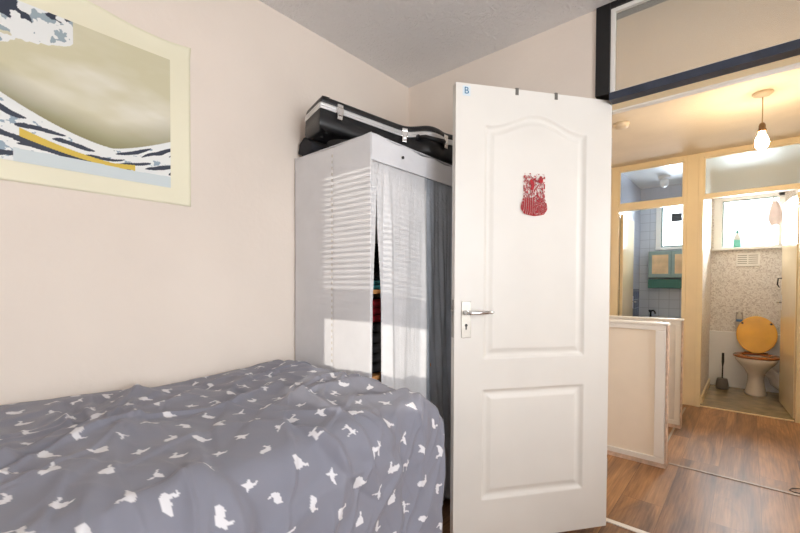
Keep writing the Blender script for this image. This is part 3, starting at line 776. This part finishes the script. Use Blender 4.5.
# ================================================================== POSTER
M['poster_paper'] = plain('cream_poster_paper', (236, 231, 205), .6, var=.015, scale=3)
po = thing('poster', 'wide cream bordered poster of abstract navy, white and olive swells on wall', 'poster', (0, -1.75, 1.436))
def curl(y, z): return .003 + .014 * np.clip((z - 1.99) / .06, 0, 1) ** 2 + .002 * np.sin(y * 9)
YY, ZZ = np.meshgrid(np.linspace(-2.19, -1.322, 90), np.linspace(0, 1, 70), indexing='ij')
zt = 2.045 + .012 * np.sin((YY + 1.3) * 9) + .01 * np.clip((-1.4 - YY) / .2, 0, 1)
zz = 1.437 + (zt - 1.437) * ZZ
pp = obj('paper', grid_mesh('paper', np.stack([curl(YY, zz), YY + 1.75, zz - 1.436], -1)), 'poster_paper', po)
md = pp.modifiers.new('s', 'SOLIDIFY'); md.thickness = .0006; md.offset = -1
nyp, nzp = 470, 320
YY, ZZ = np.meshgrid(np.linspace(-2.105, -1.394, nyp), np.linspace(1.497, 1.972, nzp), indexing='ij')
u = (YY + 2.105) / .711; v = (ZZ - 1.497) / .475
h = .21 + .95 * np.clip(.76 - u, 0, 1) ** 1.7 + .16 * np.clip(u - .74, 0, 1) / .26 * np.clip(u - .74, 0, 1) ** .3 * 1.4
sky = linA((206, 200, 168)) * np.ones(YY.shape + (3,))
def mixc(a, b, t): return a * (1 - t[..., None]) + b * t[..., None]
cloud = np.clip((fbm(u * 3, v * 5, 2) - .38) * 3.2, 0, 1)
sky = mixc(sky, linA((226, 222, 206)), cloud * np.clip(1.2 - np.abs(v - .62) * 2.4, 0, 1))
sky = mixc(sky, linA((104, 100, 42)), np.clip((h + .20 - v) / .22, 0, 1) * .85 * np.clip(1.1 - np.abs(u - .6), 0, 1))
sea_n = fbm(u * 5, v * 5, 7)
r = v / (h + 1e-6)
st_ = .8 * np.sin(17 * r + 12 * u + 4.0 * sea_n) + .75 * np.sin(34 * r - 30 * u + 7 * sea_n) + .5 * (fbm(u * 24, v * 20, 61, 2) - .5)
navy = linA((40, 48, 66)); wht = linA((232, 234, 232)); blu = linA((146, 164, 178))
sea = np.where((st_ > .45)[..., None], navy, wht * np.ones(YY.shape + (3,)))
sea = np.where(((fbm(u * 30, v * 30, 4) > .68) & (st_ <= .45))[..., None], blu, sea)
sea = np.where((r > .93)[..., None], wht, sea)
sea = np.where(((np.abs(r - .40 - .25 * (.8 - u)) < .10) & (u > .42) & (u < .84))[..., None], linA((214, 184, 70)), sea)
sea = np.where(((np.abs(r - .30 - .25 * (.8 - u)) < .05) & (u > .40) & (u < .82))[..., None], navy, sea)
sea = np.where((v < .07 + .03 * sea_n)[..., None] & (u > .4)[..., None], linA((206, 216, 218)), sea)
colp = np.where((v < h)[..., None], sea, sky)
bank = v - (.55 + .55 * u + .16 * (fbm(u * 9, v * 7, 12) - .5) * 2)
f2 = fbm(u * 34, v * 24, 15, 3)
fc = np.where((f2 > .58)[..., None], linA((150, 166, 174)), wht)
fc = np.where(((bank > .14) & (f2 + .5 * fbm(u * 8, v * 7, 19) > .72))[..., None], navy, fc)
colp = np.where(((bank > 0) & (u < .6))[..., None], fc, colp)
M['print'] = attr_mat('poster_print', .55)
pr_ = obj('print', grid_mesh('print', np.stack([curl(YY, ZZ) + .0012, YY + 1.75, ZZ - 1.436], -1), colp), 'print', po)
M['ink'] = plain('grey_ink', (150, 148, 132), .6)

# ================================================================== HALL PANELS
def low_panel(name, x0, x1, y0, y1, zt, fw, label, open_):
    t = thing(name, label, 'panel')
    box('board', (x0 + .01, x1 - .008, y0 + .006, y1, .028, zt - .012), 'plywood', t)
    box('moulding', [(x0, x1 - .012, y0 - .006, y0 + .006, zt - .045, zt - .012), (x0, x1 - .012, y0 - .006, y0 + .006, .028, .062), (x1 - .012 - fw, x1 - .012, y0 - .006, y0 + .006, .062, zt - .045), (x0, x0 + fw, y0 - .006, y0 + .006, .062, zt - .045)], 'white', t, .003)
    box('cap', (x0 - .005, x1 + .004, y0 - .012, y1 + .006, zt - .012, zt + .004), 'white', t, .004)
    box('edge_strip', (x1 - .008, x1, y0 - .004, y1, .028, zt - .012), 'edge_wood', t)
    box('plinth', (x0 + .01, x1, y0 - .002, y1, 0, .028), 'edge_wood', t)
    return t
M['white_panel'] = plain('white_panel', (232, 228, 222), .5)
low_panel('low_panel', .25, 1.274, .985, 1.045, .905, .055, 'nearer half height panel with beige board and white border in the hall', 0)
p2 = low_panel('low_panel', .25, 1.254, 1.90, 1.96, .872, .035, 'further half height panel in hall, white board standing behind the nearer one', 1)
for c in p2.children:
    if c.name.startswith('board'): c.data.materials[0] = M['white_panel']

# ceiling pendant
pl_ = thing('pendant_lamp', 'bare glowing bulb hanging on a short cord from the hall ceiling', 'lamp', (1.692, 1.53, 0))
M['rose'] = plain('ceiling_rose', (222, 205, 178), .5)
bm = bmesh.new(); add_lathe(bm, 0, 0, [(.052, H), (.052, H - .008), (.045, H - .018), (.02, H - .026), (.006, H - .03)]); obj('ceiling_rose', bm, 'rose', pl_)
bm = bmesh.new(); add_tube(bm, [(0, 0, H - .03), (.001, 0, 2.30), (0, 0, 2.17)], .003, 8); obj('cord', bm, plain('flex', (190, 160, 110), .5), pl_)
bm = bmesh.new(); add_lathe(bm, 0, 0, [(.006, 2.195), (.014, 2.188), (.018, 2.175), (.018, 2.155), (.022, 2.150), (.022, 2.138), (.017, 2.136)]); obj('socket', bm, plain('lamp_holder', (120, 90, 55), .4), pl_)
def emis(name, c, s):
    m, nt, b = nmat(name); b.inputs['Base Color'].default_value = (*c, 1); b.inputs['Emission Color'].default_value = (*c, 1); b.inputs['Emission Strength'].default_value = s
    return m
bm = bmesh.new(); add_lathe(bm, 0, 0, [(.014, 2.140), (.019, 2.118), (.031, 2.090), (.035, 2.065), (.031, 2.042), (.020, 2.028), (.004, 2.022)])
obj('bulb', bm, emis('bulb_glow', (1, .79, .53), 180), pl_)
# smoke alarm
bm = bmesh.new(); add_lathe(bm, .885, 1.49, [(.055, H), (.055, H - .014), (.048, H - .028), (.03, H - .036), (.003, H - .037)])
tag(obj('smoke_alarm', bm, 'rose'), 'round pale smoke alarm on the hall ceiling beside the open door', 'smoke alarm')
# stray wire on the hall floor
bm = bmesh.new(); add_tube(bm, [(1.845, 1.17, .004), (1.832, 1.13, .004), (1.85, 1.11, .006), (1.93, 1.125, .004), (2.0, 1.14, .004)], .0022, 6, True); add_tube(bm, [(1.845, 1.17, .004), (1.90, 1.20, .005), (1.96, 1.26, .004)], .0022, 6)
tag(obj('wire', bm, 'dark'), 'loose black wire lying on the hall floor at frame edge', 'wire')

# ================================================================== BATHROOM
def leaf_door(name, label, hinge, end, z0, z1, side, mat='cream'):
    h = Vector(hinge); e = Vector(end); w = (e - h).length; ang = math.atan2(e.y - h.y, e.x - h.x)
    t = sthing(name, label, 'door'); t.location = (h.x, h.y, 0); t.rotation_euler = (0, 0, ang)
    box('leaf', (0, w, -.012, .018, z0, z1), mat, t, .003)
    return t, w
M['gloss_cream'] = plain('gloss_cream_door', (232, 214, 178), .10, var=.01)
d2, w2 = leaf_door('door_2', 'cream gloss bathroom door opened inward against tiled wall', (.618, 2.80), (.598, 3.42), .01, 1.90, -1, 'gloss_cream')
bm = bmesh.new(); add_tube(bm, [(w2 - .045, -.018, .955), (w2 - .045, -.05, .955), (w2 - .09, -.055, .955), (w2 - .13, -.052, .957)], .007, 10); obj('handle', bm, 'chrome', d2)
box('handle_plate', (w2 - .065, w2 - .03, -.022, -.018, .88, 1.02), 'chrome', d2, .002)
# basin, tap
M['basin'] = 'porcelain'
bs = thing('basin', 'white wash basin under the mirror cabinet in bathroom', 'basin', (.86, 3.80, 0))
bm = bmesh.new()
def el(cx, cy, rx, ry, z, n=28, p=2.6): return [(cx + rx * abs(math.cos(t)) ** (2 / p) * (1 if math.cos(t) > 0 else -1), cy + ry * abs(math.sin(t)) ** (2 / p) * (1 if math.sin(t) > 0 else -1), z) for t in [2 * PI * k / n for k in range(n)]]
add_loft(bm, [el(0, 0, .08, .06, .56), el(0, 0, .16, .11, .63), el(0, 0, .235, .145, .71), el(0, 0, .25, .155, .752), el(0, 0, .235, .14, .758), el(0, 0, .19, .10, .71), el(0, 0, .08, .05, .66)])
obj('bowl', bm, 'porcelain', bs)
bm = bmesh.new(); add_lathe(bm, 0, .05, [(.07, .002), (.055, .2), (.06, .56)], 20); obj('pedestal', bm, 'porcelain', bs)
tp_ = thing('basin_tap', 'dark curved tap on the basin edge', 'tap', (.735, 3.90, .757))
bm = bmesh.new(); add_tube(bm, [(-.02, 0, 0), (-.02, 0, .05), (-.01, -.01, .075), (.015, -.03, .08), (.035, -.05, .06), (.038, -.055, .04)], [.012, .011, .011, .010, .009, .009], 10); obj('spout', bm, 'dark', tp_)
bm = bmesh.new(); add_tube(bm, [(-.02, .0, .05), (-.035, .0, .085)], .012, 10); obj('tap_head', bm, 'dark', tp_)
# mirror cabinet
cb = thing('mirror_cabinet', 'grey green mirror cabinet on the wall below bathroom window', 'cabinet', (.69, 3.84, 1.24))
box('carcass', (0, .48, .012, .12, 0, .33), 'teal_paint', cb, .003)
M['mirror'] = plain('mirror', (225, 222, 215), .03, 1, var=0)
M['warm_reflection'] = plain('painted_warm_reflection', (226, 192, 150), .25, var=.08, scale=8)  # wood-coloured reflection painted into the base colour of the mirror fronts
for i in range(2):
    x0 = .01 + i * .235
    f = box('door', [(x0, x0 + .03, 0, .012, .01, .32), (x0 + .20, x0 + .23, 0, .012, .01, .32), (x0 + .03, x0 + .20, 0, .012, .01, .05), (x0 + .03, x0 + .20, 0, .012, .285, .32)], 'teal_paint', cb, .002)
    box('mirror_panel', (x0 + .03, x0 + .20, .003, .009, .05, .285), 'warm_reflection', f)
M['green'] = plain('green_shelf', (62, 118, 106), .4)
tag(box('wall_shelf', (.685, 1.18, 3.87, YB, 1.115, 1.225), 'green', None, .003), 'green shelf board directly beneath the mirror cabinet', 'shelf')
# extractor in the window, ceiling light
M['fan'] = plain('grey_fan', (90, 92, 96), .4)
t = thing('extractor_fan', 'dark square extractor fan set in the bathroom window pane', 'fan', (.965, 3.965, 1.98))
box('housing', (-.055, .055, -.02, .015, -.05, .05), 'fan', t, .006)
box('grille', [(-.045, .045, -.024, -.019, z, z + .006) for z in (-.035, -.018, 0, .018, .033)], 'dark', t)
t = thing('ceiling_light', 'small white bathroom ceiling light seen through the upper glass', 'lamp', (.90, 3.45, H))
bm = bmesh.new(); add_lathe(bm, 0, 0, [(.06, 0), (.06, -.02), (.045, -.03)]); obj('base', bm, 'porcelain', t)
bm = bmesh.new(); add_lathe(bm, 0, 0, [(.03, -.03), (.045, -.06), (.045, -.09), (.025, -.12), (.003, -.125)]); obj('globe', bm, 'porcelain', t)

# ================================================================== TOILET ROOM
d3, w3 = leaf_door('door_3', 'cream gloss toilet door opened inward on the right', (1.962, 2.81), (1.900, 3.46), .012, 1.94, 1, 'gloss_cream')
bm = bmesh.new(); add_tube(bm, [(w3 - .04, .018, .985), (w3 - .04, .055, .985), (w3 - .08, .058, .985), (w3 - .12, .055, .985)], .007, 10); obj('handle', bm, 'chrome', d3)
box('handle_plate', (w3 - .06, w3 - .025, .018, .022, .91, 1.06), 'chrome', d3, .002)
bm = bmesh.new(); add_tube(bm, [(w3 - .03, .018, 1.22), (w3 - .03, .045, 1.22), (w3 - .03, .050, 1.16), (w3 - .03, .035, 1.13)], [.006, .006, .006, .004], 8); obj('coat_hook', bm, 'dark', d3)
# pan
to_ = thing('toilet', 'white toilet with round wooden seat, lid raised', 'toilet', (1.712, 3.60, 0))
def rg(rx, ry, cy, z, n=32):
    return [(rx * math.cos(2 * PI * k / n), cy + ry * math.sin(2 * PI * k / n), z) for k in range(n)]
bm = bmesh.new()
add_loft(bm, [rg(.090, .14, .10, .002), rg(.088, .138, .10, .02), rg(.075, .12, .09, .09), rg(.066, .105, .08, .16), rg(.070, .11, .07, .22), rg(.100, .15, .04, .28), rg(.145, .195, .005, .34), rg(.168, .215, -.005, .375), rg(.174, .222, -.005, .398), rg(.168, .215, -.005, .405), rg(.13, .17, -.01, .398), rg(.11, .14, -.01, .34), rg(.05, .07, 0, .26)])
obj('pan', bm, 'porcelain', to_)
M['seat_wood'] = plain('varnished_pine_lid', (220, 160, 52), .25, var=.05, scale=5)
M['seat_dark'] = plain('varnished_wood_seat', (150, 88, 44), .25, var=.12, scale=30)
bm = bmesh.new()
def rg2(rx, ry, z): return [(rx * math.cos(2 * PI * k / 40), ry * math.sin(2 * PI * k / 40) - .005, z) for k in range(40)]
A_ = [rg2(.182, .225, .407), rg2(.188, .231, .413), rg2(.188, .231, .422), rg2(.182, .225, .428), rg2(.118, .158, .428), rg2(.112, .152, .422), rg2(.112, .152, .412), rg2(.118, .158, .407)]
Rr = [[bm.verts.new(p) for p in r] for r in A_]
for i in range(8):
    a_, b_ = Rr[i], Rr[(i + 1) % 8]
    for k in range(40): bm.faces.new((a_[k], a_[(k + 1) % 40], b_[(k + 1) % 40], b_[k])).smooth = True
obj('seat', bm, 'seat_dark', to_)['label'] = 'brown wooden seat ring, lowered'
bm = bmesh.new()
LY, LZ = .225, .622
def disc(rx, rz, dy): return [(rx * math.cos(2 * PI * k / 40), LY + dy + .10 * (rz * math.sin(2 * PI * k / 40) / .2), LZ + rz * math.sin(2 * PI * k / 40)) for k in range(40)]
add_loft(bm, [disc(.160, .184, -.006), disc(.168, .192, -.002), disc(.168, .192, .008), disc(.160, .184, .012)], smooth=False)
lid = obj('lid', bm, 'seat_wood', to_); lid['label'] = 'raised round honey-coloured wooden lid'
for sx in (-1, 1):
    bm = bmesh.new(); add_tube(bm, [(sx * .118, LY + .056, .735), (sx * .118, LY + .044, .735)], .011, 12); obj('buffer', bm, 'dark', lid)
bm = bmesh.new()
add_tube(bm, [(-.10, .19, .435), (.10, .19, .435)], .010, 10)
obj('hinge_bar', bm, 'chrome', to_)
bm = bmesh.new(); add_tube(bm, [(.05, .13, .26), (.09, .17, .25), (.14, .18, .20), (.16, .18, .13), (.20, .18, .10), (.245, .18, .10)], [.05, .052, .052, .05, .05, .05], 16); obj('waste_pipe', bm, 'porcelain', to_)
# brush
tb_ = thing('toilet_brush', 'grey toilet brush pot with dark handle on toilet floor', 'toilet brush', (1.435, 3.73, .002))
bm = bmesh.new(); add_lathe(bm, 0, 0, [(.045, 0), (.058, .012), (.056, .06), (.046, .115), (.042, .118), (.020, .118), (.012, .10)]); obj('pot', bm, plain('grey_brush_pot', (110, 104, 100), .4), tb_)
bm = bmesh.new(); add_tube(bm, [(0, 0, .10), (.002, 0, .25), (.003, 0, .30), (.003, 0, .40)], [.007, .006, .012, .011], 10); obj('handle', bm, 'dark', tb_)
# freshener holder
fr = thing('air_freshener', 'clear bottle with blue band in holder on wall left of lid', 'air freshener', (1.567, 3.93, .66))
bm = bmesh.new(); add_loft(bm, [el(0, 0, .024, .02, 0), el(0, 0, .026, .022, .01), el(0, 0, .026, .022, .14), el(0, 0, .020, .016, .165), el(0, 0, .010, .01, .172), el(0, 0, .010, .01, .20)]); obj('bottle', bm, plain('cloudy_plastic', (204, 196, 186), .25), fr)
bm = bmesh.new(); add_loft(bm, [el(0, 0, .0275, .0235, .085), el(0, 0, .0275, .0235, .112)]); obj('blue_band', bm, plain('blue_band', (60, 110, 160), .4), fr)
box('wall_bracket', [(-.032, .032, .022, .03, -.01, .19), (-.032, .032, -.026, .03, -.012, -.002)], plain('bracket', (170, 160, 150), .4), fr, .002)
# vent
vt = thing('vent_grille', 'white louvred vent grille on wallpaper below toilet window', 'vent', (1.53, 3.945, 1.365))
box('vent_plate', (0, .20, 0, .015, 0, .15), 'white', vt, .003)
box('slot', [(.012 + c * .092, .092 + c * .092, -.004, .0, z, z + .007) for z in (.03, .052, .074, .096, .118) for c in (0, 1)], plain('vent_shadow', (150, 140, 128), .6), vt)
# bottle on the sill
bt_ = thing('cleaner_bottle', 'teal and white cleaning bottle on the toilet window sill', 'bottle', (1.535, 3.925, 1.577))
bm = bmesh.new(); add_loft(bm, [el(0, 0, .033, .02, 0), el(0, 0, .035, .022, .02), el(0, 0, .033, .02, .085)]); obj('lower_label', bm, plain('teal_label', (110, 190, 175), .4), bt_)
bm = bmesh.new(); add_loft(bm, [el(0, 0, .032, .02, .085), el(0, 0, .028, .018, .12), el(0, 0, .012, .012, .15), el(0, 0, .012, .012, .158)]); obj('body', bm, plain('white_bottle', (220, 226, 224), .4), bt_)
bm = bmesh.new(); add_loft(bm, [el(0, 0, .013, .013, .158), el(0, 0, .014, .014, .175), el(0, 0, .008, .008, .195)]); obj('cap', bm, plain('teal_cap', (70, 150, 140), .4), bt_)
# hanging cloth at window
bm = bmesh.new(); rings = []
for i, z in enumerate(np.linspace(2.055, 1.80, 14)):
    t = i / 13; w = .018 + .035 * math.sin(min(1, t * 1.5) * PI / 2) - .02 * max(0, t - .75) * 4
    rings.append([(1.842 + (w + .004 * math.sin(5 * q + 3 * t)) * math.cos(q), 3.925 + .018 * math.sin(q) * (1 + .2 * math.sin(4 * q)), z) for q in np.linspace(0, 2 * PI, 24, endpoint=False)])
add_loft(bm, rings)
hcl = tag(obj('plastic_bag', bm, plain('pale_pink_plastic', (222, 205, 200), .5)), 'pale bag hanging in front of the toilet window at right', 'bag')
